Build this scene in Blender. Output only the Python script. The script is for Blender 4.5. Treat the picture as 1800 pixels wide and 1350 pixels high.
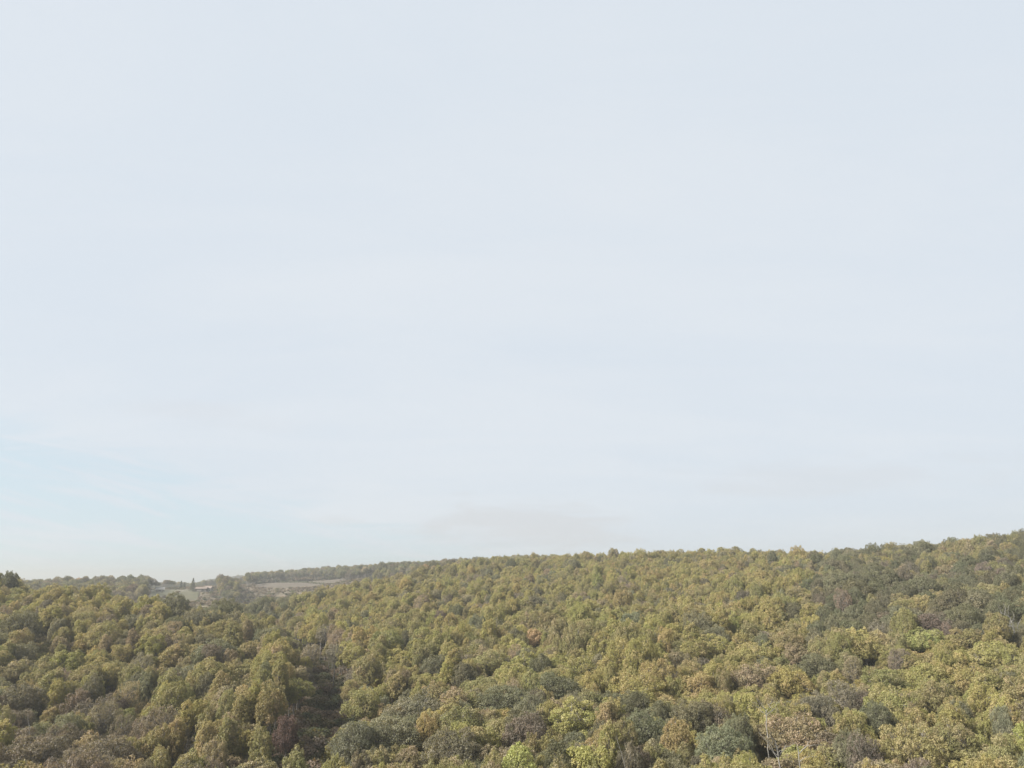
import bpy, math, random
import numpy as np

# ------------------------------------------------------------------ camera, sky, sun, exposure
S = bpy.context.scene
C = S.collection
for o in list(bpy.data.objects):
    bpy.data.objects.remove(o)
R = math.radians
rng = np.random.default_rng(11)

CAM_Z = 70.0
PITCH = R(15.2)
F = 1250.0                       # focal length in pixels of the 1800 px wide photograph
cam = bpy.data.cameras.new("camera")
cam_o = bpy.data.objects.new("camera", cam)
C.objects.link(cam_o)
cam.sensor_width = 36.0
cam.lens = 36.0 * F / 1800.0
cam.clip_start = 0.5
cam.clip_end = 40000.0
cam_o.location = (0, 0, CAM_Z)
cam_o.rotation_euler = (R(90) + PITCH, 0, 0)
S.camera = cam_o

SUN_EL, SUN_AZ = R(36), R(-112)   # azimuth from +Y, negative is west (towards -X)
EXPOSURE = 2.0
S.view_settings.view_transform = 'Standard'
S.view_settings.look = 'None'
S.view_settings.gamma = 1.0
S.view_settings.use_curve_mapping = False
S.view_settings.exposure = EXPOSURE
S.render.engine = 'CYCLES'
S.cycles.max_bounces = 14
S.cycles.diffuse_bounces = 8
S.cycles.transmission_bounces = 8
S.cycles.volume_bounces = 1
S.cycles.use_denoising = True
S.cycles.denoiser = 'OPENIMAGEDENOISE'
S.cycles.denoising_input_passes = 'RGB_ALBEDO_NORMAL'
S.cycles.denoising_prefilter = 'ACCURATE'


class NT:
    """small helper for node trees"""
    def __init__(self, tree):
        self.t = tree
        tree.nodes.clear()

    def n(self, kind, **kw):
        nd = self.t.nodes.new(kind)
        for k, v in kw.items():
            setattr(nd, k, v)
        return nd

    def l(self, a, b):
        self.t.links.new(a, b)

    def put(self, sock, v):
        if hasattr(v, "is_output"):
            self.l(v, sock)
        elif isinstance(v, (tuple, list)) and len(v) == 3 and sock.type == 'RGBA':
            sock.default_value = (*v, 1)
        else:
            sock.default_value = v

    def m(self, op, a, b=None, c=None, clamp=False):
        nd = self.n("ShaderNodeMath", operation=op, use_clamp=clamp)
        for i, v in enumerate((a, b, c)):
            if v is not None:
                self.put(nd.inputs[i], v)
        return nd.outputs[0]

    def ramp(self, v, a, b, lo=0.0, hi=1.0, smooth=True):
        nd = self.n("ShaderNodeMapRange", interpolation_type='SMOOTHSTEP' if smooth else 'LINEAR')
        self.put(nd.inputs[0], v)
        for i, q in enumerate((a, b, lo, hi)):
            self.put(nd.inputs[1 + i], q)
        return nd.outputs[0]

    def mix(self, f, a, b, blend='MIX'):
        nd = self.n("ShaderNodeMix", data_type='RGBA', blend_type=blend)
        self.put(nd.inputs[0], f)
        self.put(nd.inputs[6], a)
        self.put(nd.inputs[7], b)
        return nd.outputs[2]

    def noise(self, vec, scale, detail=4.0, rough=0.55, dist=0.0):
        nd = self.n("ShaderNodeTexNoise")
        self.l(vec, nd.inputs["Vector"])
        nd.inputs["Scale"].default_value = scale
        nd.inputs["Detail"].default_value = detail
        nd.inputs["Roughness"].default_value = rough
        nd.inputs["Distortion"].default_value = dist
        return nd.outputs[0]


W = bpy.data.worlds.new("World")
S.world = W
W.use_nodes = True
g = NT(W.node_tree)
sky = g.n("ShaderNodeTexSky", sky_type='NISHITA')
sky.sun_disc = False
sky.sun_elevation = SUN_EL
sky.sun_rotation = SUN_AZ
sky.air_density = 1.0
sky.dust_density = 0.3
sky.ozone_density = 2.0
SKY_STRENGTH = 0.05
tc = g.n("ShaderNodeTexCoord")
sep = g.n("ShaderNodeSeparateXYZ")
g.l(tc.outputs["Generated"], sep.inputs[0])
dx, dy, dz = sep.outputs
az = g.m('ARCTAN2', dx, dy)
el = g.m('ARCSINE', dz)
den = g.m('ADD', g.m('MAXIMUM', dz, 0.0), 0.14)
flat = g.n("ShaderNodeCombineXYZ")
g.l(g.m('DIVIDE', dx, den), flat.inputs[0])
g.l(g.m('DIVIDE', dy, den), flat.inputs[1])
pv = flat.outputs[0]
stretch = g.n("ShaderNodeMapping")
g.l(pv, stretch.inputs[0])
stretch.inputs["Rotation"].default_value = (0, 0, R(-25))
stretch.inputs["Scale"].default_value = (0.55, 1.5, 1)
n_big = g.noise(pv, 0.45, 4, 0.5, 0.6)
n_fine = g.noise(stretch.outputs[0], 1.3, 7, 0.62, 0.8)
sv = g.n("ShaderNodeCombineXYZ")
g.l(g.m('MULTIPLY', az, 6.0), sv.inputs[0])
g.l(g.m('MULTIPLY', el, 30.0), sv.inputs[1])
n_streak = g.noise(sv.outputs[0], 1.1, 6, 0.6, 0.7)
K = 2.0 ** -EXPOSURE
sheet_a = tuple(v * K for v in (0.724, 0.791, 0.862))
sheet_b = tuple(v * K for v in (0.772, 0.823, 0.876))
sheet = g.mix(g.ramp(g.m('ADD', g.m('MULTIPLY', n_big, 0.6), g.m('MULTIPLY', n_fine, 0.4)), 0.38, 0.62), sheet_a, sheet_b)
beige = tuple(v * K for v in (0.715, 0.735, 0.765))
# low darker banks of the cloud sheet towards the horizon
def bank(a0, e0, sa, se, amp):
    u = g.m('DIVIDE', g.m('SUBTRACT', az, a0), sa)
    v = g.m('DIVIDE', g.m('SUBTRACT', el, e0), se)
    r2 = g.m('ADD', g.m('MULTIPLY', u, u), g.m('MULTIPLY', v, v))
    r2 = g.m('ADD', r2, g.m('ADD', g.m('MULTIPLY', g.m('SUBTRACT', n_fine, 0.5), 4.0), g.m('MULTIPLY', g.m('SUBTRACT', n_streak, 0.5), 5.5)))
    return g.ramp(r2, -0.3, 1.5, amp, 0.0)
bk = g.m('MAXIMUM', bank(R(0.3), R(4.0), R(8.5), R(2.1), 0.8), bank(R(25), R(7.3), R(11), R(1.4), 0.4))
bk = g.m('MAXIMUM', bk, bank(R(-13.5), R(4.3), R(2.6), R(0.5), 0.5))
bk = g.m('MAXIMUM', bk, bank(R(-22), R(11.5), R(6), R(1.2), 0.25))
sheet = g.mix(bk, sheet, beige)
# the gap in the sheet low in the west, where the clear sky shows between wisps
edge = g.m('ADD', g.m('MULTIPLY', g.m('MAXIMUM', g.m('MULTIPLY', az, -1.0), -0.2), 0.23), R(1.9))
edge = g.m('MINIMUM', edge, R(16))
gap = g.m('SUBTRACT', edge, g.m('ADD', el, g.m('MULTIPLY', g.m('SUBTRACT', n_fine, 0.5), 0.16)))
gapm = g.ramp(gap, -0.015, 0.05)
wv = g.n("ShaderNodeCombineXYZ")
g.l(g.m('MULTIPLY', az, 3.0), wv.inputs[0])
g.l(g.m('MULTIPLY', g.m('ADD', el, g.m('MULTIPLY', az, 0.2)), 26.0), wv.inputs[1])
n_wisp = g.noise(wv.outputs[0], 1.6, 7, 0.62, 0.9)
wisps = g.ramp(n_wisp, 0.46, 0.66, 0.0, 0.95)
gapm = g.m('MULTIPLY', gapm, g.m('SUBTRACT', 1.0, wisps))
sheet = g.mix(gapm, sheet, tuple(v * K for v in (0.655, 0.770, 0.846)))
sky_lin = g.n("ShaderNodeVectorMath", operation='SCALE')
g.l(sky.outputs[0], sky_lin.inputs[0])
sky_lin.inputs[3].default_value = SKY_STRENGTH
cover = g.m('SUBTRACT', 0.97, g.m('MULTIPLY', gapm, 0.06))
final = g.mix(cover, sky_lin.outputs[0], sheet)
bg = g.n("ShaderNodeBackground")
g.l(final, bg.inputs[0])
bg.inputs[1].default_value = 1.0
wo = g.n("ShaderNodeOutputWorld")
g.l(bg.outputs[0], wo.inputs[0])

sun = bpy.data.lights.new("sun", 'SUN')
sun.energy = 4.0
sun.angle = R(26)
sun.color = (1.0, 0.95, 0.85)
sun_o = bpy.data.objects.new("sun", sun)
C.objects.link(sun_o)
sun_o.rotation_euler = (R(90) - SUN_EL, 0, -SUN_AZ + R(180))
# a sun lamp shines along -Z; the rotation above sends it from azimuth SUN_AZ downwards
sun_o.rotation_euler = (-(R(90) - SUN_EL), 0, -SUN_AZ)
sun_o.location = (-200, -100, 300)

HAZE_DENSITY = 0.00027

# ------------------------------------------------------------------ terrain from a survey of canopy heights
cp, sp = math.cos(PITCH), math.sin(PITCH)
KX = cp + (1030 - 675) / F * sp      # bearing of a pixel column near the horizon


def ray(px, py):
    u = (px - 900.0) / F
    v = (675.0 - py) / F
    return np.array([u, cp - v * sp, sp + v * cp])


def at(px, py, y):
    r = ray(px, py)
    return np.array([0, 0, CAM_Z]) + r * (y / r[1])


def project(P):
    """world points (n,3) -> photograph pixels and depth"""
    d = P - np.array([0, 0, CAM_Z])
    z = d[:, 1] * cp + d[:, 2] * sp
    yy = -d[:, 1] * sp + d[:, 2] * cp
    return 900 + F * d[:, 0] / z, 675 - F * yy / z, z


CANOPY = 16.5
SURVEY = []      # (px, py, forward distance, is bare ground)
for row in [
    (1345, [(-250, 112), (0, 114), (250, 116), (420, 120), (700, 110), (900, 112), (1200, 110), (1500, 110), (1800, 108), (2050, 108)]),
    (1250, [(-250, 150), (0, 152), (200, 156), (330, 160), (640, 172), (800, 152), (1000, 148), (1300, 145), (1600, 140), (1800, 138), (2050, 138)]),
    (1170, [(-250, 188), (0, 192), (200, 202), (380, 214), (640, 228), (800, 215), (1000, 205), (1300, 195), (1600, 185), (1800, 176), (2050, 172)]),
    (1100, [(-250, 232), (0, 242), (150, 256), (600, 318), (800, 300), (1000, 280), (1300, 255), (1600, 230), (1800, 215), (2050, 212)]),
    (1050, [(-250, 280), (0, 292), (100, 308), (190, 330), (480, 470), (560, 460), (700, 425), (900, 392), (1100, 362), (1300, 320), (1500, 275), (1700, 258), (1800, 250), (2050, 246)]),
    (1010, [(720, 620), (900, 525), (1100, 472), (1300, 410), (1500, 345), (1700, 318), (1800, 310), (2050, 305)]),
]:
    for px, d in row[1]:
        SURVEY.append((px, row[0], d, 0))
SURVEY += [(-250, 990, 340, 0), (20, 1014, 335, 0), (65, 1022, 355, 0), (120, 1034, 385, 0),                      # western knoll
           (-250, 1040, 520, 0), (0, 1050, 500, 0), (120, 1055, 520, 0)]
SURVEY += [(290, 1076, 288, 0), (385, 1112, 262, 0), (470, 1156, 205, 0), (500, 1180, 168, 0), (440, 1208, 160, 0), (440, 1300, 135, 0),   # western bank
           (340, 1090, 440, 0), (420, 1100, 410, 0), (575, 1222, 250, 1), (572, 1268, 212, 1), (560, 1320, 180, 1), (530, 1364, 158, 1), (545, 1180, 300, 1), (500, 1152, 345, 1),
           (600, 1325, 130, 0), (618, 1250, 172, 0), (625, 1200, 205, 0), (510, 1075, 470, 0), (250, 1072, 560, 0)]  # gully and valley
SURVEY += [(760, 995, 720, 0), (900, 987, 740, 0), (1000, 980, 700, 0), (1100, 975, 655, 0), (1250, 972, 610, 0), (1400, 972, 565, 0), (1480, 976, 545, 0),
           (1540, 966, 470, 0), (1650, 957, 455, 0), (1750, 947, 460, 0), (1800, 942, 465, 0), (2050, 914, 475, 0)]           # skyline ridges
SURVEY += [(300, 1086, 520, 0), (350, 1088, 520, 0), (290, 1082, 600, 0), (350, 1082, 600, 0), (400, 1074, 600, 0)]
SURVEY += [(460, 1060, 640, 0), (520, 1052, 640, 0), (580, 1044, 640, 0), (460, 1058, 720, 0), (520, 1054, 720, 0), (580, 1048, 720, 0), (650, 1034, 700, 0)]
SURVEY += [(560, 1040, 530, 0), (640, 1026, 575, 0), (520, 1049, 800, 0), (600, 1043, 800, 0), (640, 1033, 850, 0), (720, 1012, 900, 0), (430, 1056, 800, 0)]
SURVEY += [(900, 1005, 930, 0), (820, 985, 1200, 0), (900, 979, 1220, 0), (970, 978, 1220, 0), (1060, 984, 1220, 0), (900, 1020, 1600, 1), (1100, 1005, 950, 0), (1300, 1010, 900, 0), (1500, 1010, 800, 0), (1700, 975, 700, 0), (1900, 960, 700, 0)]
SURVEY += [(100, 1030, 690, 0), (200, 1032, 720, 0), (-250, 1030, 700, 0), (285, 1041, 900, 1), (335, 1041, 900, 1), (330, 1062, 740, 1), (420, 1062, 700, 1), (400, 1040, 950, 1),
           (500, 1028, 1120, 1), (570, 1022, 1190, 1), (470, 1029, 1120, 1), (470, 1034, 1045, 1), (570, 1031, 1060, 1), (620, 1020, 1050, 1), (450, 1010, 1320, 0), (550, 1001, 1370, 0), (650, 994, 1370, 0), (720, 993, 1320, 0),
           (550, 1025, 1700, 1), (285, 1040, 1300, 1), (100, 1040, 1300, 1)]
for x in (-400, -200, 0, 200, 400):
    for y in (-300, -100, 40):
        pass
SP = []
for px, py, d, bare in SURVEY:
    p = at(px, py, d)
    SP.append((p[0], p[1], p[2] - (0.0 if bare else CANOPY)))
for x, y, h in [(-250, 20, 26), (0, 20, 24), (250, 20, 26), (-250, -250, 22), (0, -250, 20), (250, -250, 24), (-600, 0, 30), (600, 0, 34), (-600, -400, 24), (600, -400, 28),
                (-1400, 300, 30), (1400, 300, 60), (1400, 1200, 40), (-1400, 1300, 30), (0, 2000, 15), (0, -1200, 15)]:
    SP.append((x, y, h))
SP = np.array(SP)
SC = 100.0


def tps_fit(P, lam=0.02):
    n = len(P)
    X = P[:, :2] / SC
    d2 = ((X[:, None] - X[None]) ** 2).sum(-1)
    Kk = 0.5 * d2 * np.log(d2 + 1e-12)
    A = np.zeros((n + 3, n + 3))
    A[:n, :n] = Kk + lam * np.eye(n)
    A[:n, n] = 1
    A[:n, n + 1:] = X
    A[n, :n] = 1
    A[n + 1:, :n] = X.T
    b = np.zeros(n + 3)
    b[:n] = P[:, 2]
    return np.linalg.solve(A, b)


TW = tps_fit(SP)
HILLS = [(at(405, 1022, 2600)[0], 2600, 210, 320, at(405, 1025, 2600)[2] - 12), (at(520, 1022, 2800)[0], 2800, 300, 320, at(520, 1022, 2800)[2] - 14)]


def ground(x, y):
    x = np.atleast_1d(np.asarray(x, float))
    y = np.atleast_1d(np.asarray(y, float))
    X = np.stack([x, y], -1) / SC
    out = np.empty(len(x))
    P = SP[:, :2] / SC
    for i in range(0, len(x), 8000):
        d2 = ((X[i:i + 8000, None] - P[None]) ** 2).sum(-1)
        out[i:i + 8000] = (0.5 * d2 * np.log(d2 + 1e-12)) @ TW[:len(P)] + TW[len(P)] + X[i:i + 8000] @ TW[len(P) + 1:]
    r = np.hypot(x, y)
    t = np.clip((r - 1500) / 900, 0, 1)
    t = t * t * (3 - 2 * t)
    far = np.full(len(x), 0.0)
    for hx, hy, sx, sy, hh in HILLS:
        far += hh * np.exp(-((x - hx) / sx) ** 2 - ((y - hy) / sy) ** 2)
    far += 5 * np.sin(x / 900.0 + 1) * np.sin(y / 1300.0)
    relief = 1.1 * np.sin(x / 31.0 + 0.6 * np.sin(y / 43.0)) * np.sin(y / 37.0 + x / 90.0)
    return (out + relief) * (1 - t) + far * t


# ------------------------------------------------------------------ helpers
def link(o, parent=None):
    C.objects.link(o)
    if parent is not None:
        o.parent = parent
    return o


def mesh_from(name, V, faces, mat, attrs=None, smooth=False):
    me = bpy.data.meshes.new(name)
    V = np.asarray(V, np.float32)
    if isinstance(faces, np.ndarray):
        n, k = faces.shape
        me.vertices.add(len(V))
        me.vertices.foreach_set("co", V.ravel())
        me.loops.add(n * k)
        me.loops.foreach_set("vertex_index", faces.astype(np.int32).ravel())
        me.polygons.add(n)
        me.polygons.foreach_set("loop_start", np.arange(n, dtype=np.int32) * k)
        me.polygons.foreach_set("loop_total", np.full(n, k, np.int32))
        me.update(calc_edges=True)
    else:
        me.from_pydata(V.tolist(), [], faces)
        me.update()
    if smooth:
        me.polygons.foreach_set("use_smooth", np.ones(len(me.polygons), bool))
    for nm, arr in (attrs or {}).items():
        a = me.attributes.new(nm, 'FLOAT_COLOR', 'POINT')
        col = np.ones((len(V), 4), np.float32)
        col[:, :arr.shape[1]] = arr
        a.data.foreach_set("color", col.ravel())
    if mat is not None:
        me.materials.append(mat)
    return me


def new_mat(name):
    m = bpy.data.materials.new(name)
    m.use_nodes = True
    return m, NT(m.node_tree)


def finish(g, shader):
    o = g.n("ShaderNodeOutputMaterial")
    g.l(shader, o.inputs[0])


def tag(o, label=None, cat=None, group=None, kind=None):
    if label:
        o["label"] = label
    if cat:
        o["category"] = cat
    if group:
        o["group"] = group
    if kind:
        o["kind"] = kind
    return o


def empty(name, loc, rz=0.0, sc=(1, 1, 1)):
    o = bpy.data.objects.new(name, None)
    o.empty_display_size = 0.5
    o.location = loc
    o.rotation_euler = (0, 0, rz)
    o.scale = sc
    return link(o)


# ------------------------------------------------------------------ materials
def leaf_material():
    m, g = new_mat("foliage")
    a1 = g.n("ShaderNodeAttribute", attribute_type='INSTANCER', attribute_name="tint")
    a2 = g.n("ShaderNodeAttribute", attribute_type='INSTANCER', attribute_name="tint2")
    av = g.n("ShaderNodeAttribute", attribute_type='GEOMETRY', attribute_name="var")
    s = g.n("ShaderNodeSeparateColor")
    g.l(av.outputs["Color"], s.inputs[0])
    geo = g.n("ShaderNodeNewGeometry")
    isl = geo.outputs["Random Per Island"]
    # whole clumps and single tufts that have turned colour
    turn = g.m('ADD', g.m('MULTIPLY', s.outputs[0], 0.55), g.m('MULTIPLY', isl, 0.45))
    f = g.ramp(turn, 0.42, 0.78)
    col = g.mix(f, a1.outputs["Color"], a2.outputs["Color"])
    val = g.m('ADD', 0.74, g.m('MULTIPLY', s.outputs[1], 0.42))
    val = g.m('MULTIPLY', val, g.m('ADD', 0.87, g.m('MULTIPLY', g.m('FRACT', g.m('MULTIPLY', isl, 17.3)), 0.28)))
    sc = g.n("ShaderNodeVectorMath", operation='SCALE')
    g.l(col, sc.inputs[0])
    g.l(val, sc.inputs[3])
    col = sc.outputs[0]
    b = g.n("ShaderNodeBsdfPrincipled")
    g.l(col, b.inputs["Base Color"])
    b.inputs["Roughness"].default_value = 0.6
    b.inputs["Specular IOR Level"].default_value = 0.25
    t = g.n("ShaderNodeBsdfTranslucent")
    tw = g.mix(1.0, col, (1.1, 1.05, 0.6), 'MULTIPLY')
    g.l(tw, t.inputs[0])
    mx = g.n("ShaderNodeMixShader")
    mx.inputs[0].default_value = 0.42
    g.l(b.outputs[0], mx.inputs[1])
    g.l(t.outputs[0], mx.inputs[2])
    finish(g, mx.outputs[0])
    return m


def bark_material(name, c1, c2, rough=0.9, scale=3.0):
    m, g = new_mat(name)
    t = g.n("ShaderNodeTexCoord")
    mp = g.n("ShaderNodeMapping")
    g.l(t.outputs["Object"], mp.inputs[0])
    mp.inputs["Scale"].default_value = (1, 1, 0.25)
    n = g.noise(mp.outputs[0], scale, 6, 0.65)
    col = g.mix(g.ramp(n, 0.35, 0.65), c1, c2)
    b = g.n("ShaderNodeBsdfPrincipled")
    g.l(col, b.inputs["Base Color"])
    b.inputs["Roughness"].default_value = rough
    bp = g.n("ShaderNodeBump")
    bp.inputs["Strength"].default_value = 0.5
    bp.inputs["Distance"].default_value = 0.05
    g.l(n, bp.inputs["Height"])
    g.l(bp.outputs[0], b.inputs["Normal"])
    finish(g, b.outputs[0])
    return m


def ground_material(name, cols, scale=0.08, fine=1.2):
    m, g = new_mat(name)
    t = g.n("ShaderNodeTexCoord")
    n1 = g.noise(t.outputs["Object"], scale, 6, 0.6, 0.4)
    n2 = g.noise(t.outputs["Object"], fine, 5, 0.7)
    c = g.mix(g.ramp(n1, 0.36, 0.64), cols[0], cols[1])
    c = g.mix(g.m('MULTIPLY', g.ramp(n2, 0.45, 0.7), 0.6), c, cols[2])
    b = g.n("ShaderNodeBsdfPrincipled")
    g.l(c, b.inputs["Base Color"])
    b.inputs["Roughness"].default_value = 0.95
    b.inputs["Specular IOR Level"].default_value = 0.1
    bp = g.n("ShaderNodeBump")
    bp.inputs["Strength"].default_value = 0.6
    bp.inputs["Distance"].default_value = 0.2
    g.l(n2, bp.inputs["Height"])
    g.l(bp.outputs[0], b.inputs["Normal"])
    finish(g, b.outputs[0])
    return m


def plain_material(name, c1, c2, rough=0.8, scale=1.5):
    m, g = new_mat(name)
    t = g.n("ShaderNodeTexCoord")
    n = g.noise(t.outputs["Object"], scale, 6, 0.6)
    b = g.n("ShaderNodeBsdfPrincipled")
    g.l(g.mix(g.ramp(n, 0.3, 0.7), c1, c2), b.inputs["Base Color"])
    b.inputs["Roughness"].default_value = rough
    finish(g, b.outputs[0])
    return m


M_LEAF = leaf_material()
M_BARK = bark_material("grey_bark", (0.095, 0.085, 0.075), (0.16, 0.147, 0.133))
M_PALE = bark_material("weathered_wood", (0.115, 0.108, 0.097), (0.18, 0.172, 0.158))
M_LITTER = ground_material("leaf_litter", [(0.105, 0.085, 0.06), (0.075, 0.068, 0.05), (0.17, 0.125, 0.085)])

# ------------------------------------------------------------------ ground sheet
NR, NA = 150, 360
radii = np.concatenate([[0.0], np.geomspace(12, 14000, NR)])
ang = np.linspace(0, 2 * np.pi, NA, endpoint=False)
gx = (radii[1:, None] * np.sin(ang)[None]).ravel()
gy = (radii[1:, None] * np.cos(ang)[None]).ravel()
gx = np.concatenate([[0.0], gx])
gy = np.concatenate([[0.0], gy])
gz = ground(gx, gy)
idx = 1 + np.arange(NR * NA).reshape(NR, NA)
q = np.stack([idx[:-1], np.roll(idx[:-1], -1, 1), np.roll(idx[1:], -1, 1), idx[1:]], -1).reshape(-1, 4)
faces = q.tolist() + [[0, int(idx[0, (k + 1) % NA]), int(idx[0, k])] for k in range(NA)]
faces = [f[::-1] for f in faces[:len(q)]] + [f[::-1] for f in faces[len(q):]]
go = bpy.data.objects.new("ground", mesh_from("ground", np.stack([gx, gy, gz], -1), faces, M_LITTER, smooth=True))
link(go)
tag(go, kind="structure")
GROUND_MIN = float(gz.min())


def drape(name, corners, mat, lift=0.25, nu=24, nv=10):
    """a sheet of ground cover laid over the terrain between four (px, forward distance) corners"""
    P = [np.array([(px - 900) / F / KX * d, d]) for px, d in corners]
    V, Fc = [], []
    for j in range(nv + 1):
        for i in range(nu + 1):
            u, v = i / nu, j / nv
            p = (P[0] * (1 - u) + P[1] * u) * (1 - v) + (P[3] * (1 - u) + P[2] * u) * v
            w = 1.0 + 0.012 * math.sin(u * 9 + v * 5) * (1 if j in (0, nv) else 0.3)
            V.append(p * w)
    V = np.array(V)
    z = ground(V[:, 0], V[:, 1]) + lift
    for j in range(nv):
        for i in range(nu):
            a = j * (nu + 1) + i
            Fc.append((a, a + 1, a + nu + 2, a + nu + 1))
    o = bpy.data.objects.new(name, mesh_from(name, np.column_stack([V, z]), Fc, mat, smooth=True))
    link(o)
    return tag(o, kind="structure")


# ------------------------------------------------------------------ tree meshes
def tube_mesh(paths):
    """paths: list of (points (n,3), radii (n,)) -> verts, quads; six-sided tapering tubes"""
    V, Fq, base = [], [], 0
    K = 6
    th = np.linspace(0, 2 * np.pi, K, endpoint=False)
    for P, r in paths:
        P = np.asarray(P, float)
        T = np.gradient(P, axis=0)
        T /= np.linalg.norm(T, axis=1)[:, None] + 1e-9
        ref = np.where(np.abs(T[:, 2:3]) > 0.9, np.array([[1.0, 0, 0]]), np.array([[0, 0, 1.0]]))
        A = np.cross(T, ref)
        A /= np.linalg.norm(A, axis=1)[:, None] + 1e-9
        B = np.cross(T, A)
        ring = P[:, None] + np.asarray(r)[:, None, None] * (np.cos(th)[None, :, None] * A[:, None] + np.sin(th)[None, :, None] * B[:, None])
        n = len(P)
        V.append(ring.reshape(-1, 3))
        ii = base + np.arange(n * K).reshape(n, K)
        Fq.append(np.stack([ii[:-1], np.roll(ii[:-1], -1, 1), np.roll(ii[1:], -1, 1), ii[1:]], -1).reshape(-1, 4))
        base += n * K
    return np.concatenate(V), np.concatenate(Fq)


def limb(r, a, b, r0, r1, n=6, wob=0.08, sag=0.0):
    t = np.linspace(0, 1, n)[:, None]
    a, b = np.asarray(a, float), np.asarray(b, float)
    L = np.linalg.norm(b - a)
    P = a * (1 - t) + b * t
    off = r.normal(0, wob * L, (n, 3)) * np.sin(np.pi * t)
    P = P + off
    P[:, 2:3] += sag * L * np.sin(np.pi * t)
    return P, r0 * (1 - t[:, 0]) + r1 * t[:, 0]


def leaf_cloud(r, pts, nrm, size, jitter, elong=1.0, out=0.55):
    """one bent four-cornered leaf spray at each point"""
    n = len(pts)
    N = nrm * out + r.normal(0, 1, (n, 3)) * (1 - out) + np.array([0, 0, 0.12])
    N /= np.linalg.norm(N, axis=1)[:, None]
    A = np.cross(N, r.normal(0, 1, (n, 3)))
    A /= np.linalg.norm(A, axis=1)[:, None] + 1e-9
    B = np.cross(N, A)
    s = size * r.uniform(0.65, 1.35, (n, 1))
    c = pts + r.normal(0, jitter, (n, 3))
    w = s * r.uniform(0.55, 0.85, (n, 1)) / elong
    v0 = c - A * s * 0.5 * elong
    v1 = c + B * w * 0.5 + A * s * r.uniform(-0.15, 0.15, (n, 1)) - N * s * 0.12
    v2 = c + A * s * 0.5 * elong
    v3 = c - B * w * 0.5 + A * s * r.uniform(-0.15, 0.15, (n, 1)) - N * s * 0.12
    V = np.stack([v0, v1, v2, v3], 1).reshape(-1, 3)
    Fq = np.arange(4 * n).reshape(n, 4)
    return V, Fq


def sphere_dirs(r, n, zlo):
    z = r.uniform(zlo, 1, n)
    p = r.uniform(0, 2 * np.pi, n)
    s = np.sqrt(np.maximum(0, 1 - z * z))
    return np.stack([s * np.cos(p), s * np.sin(p), z], -1)


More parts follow.
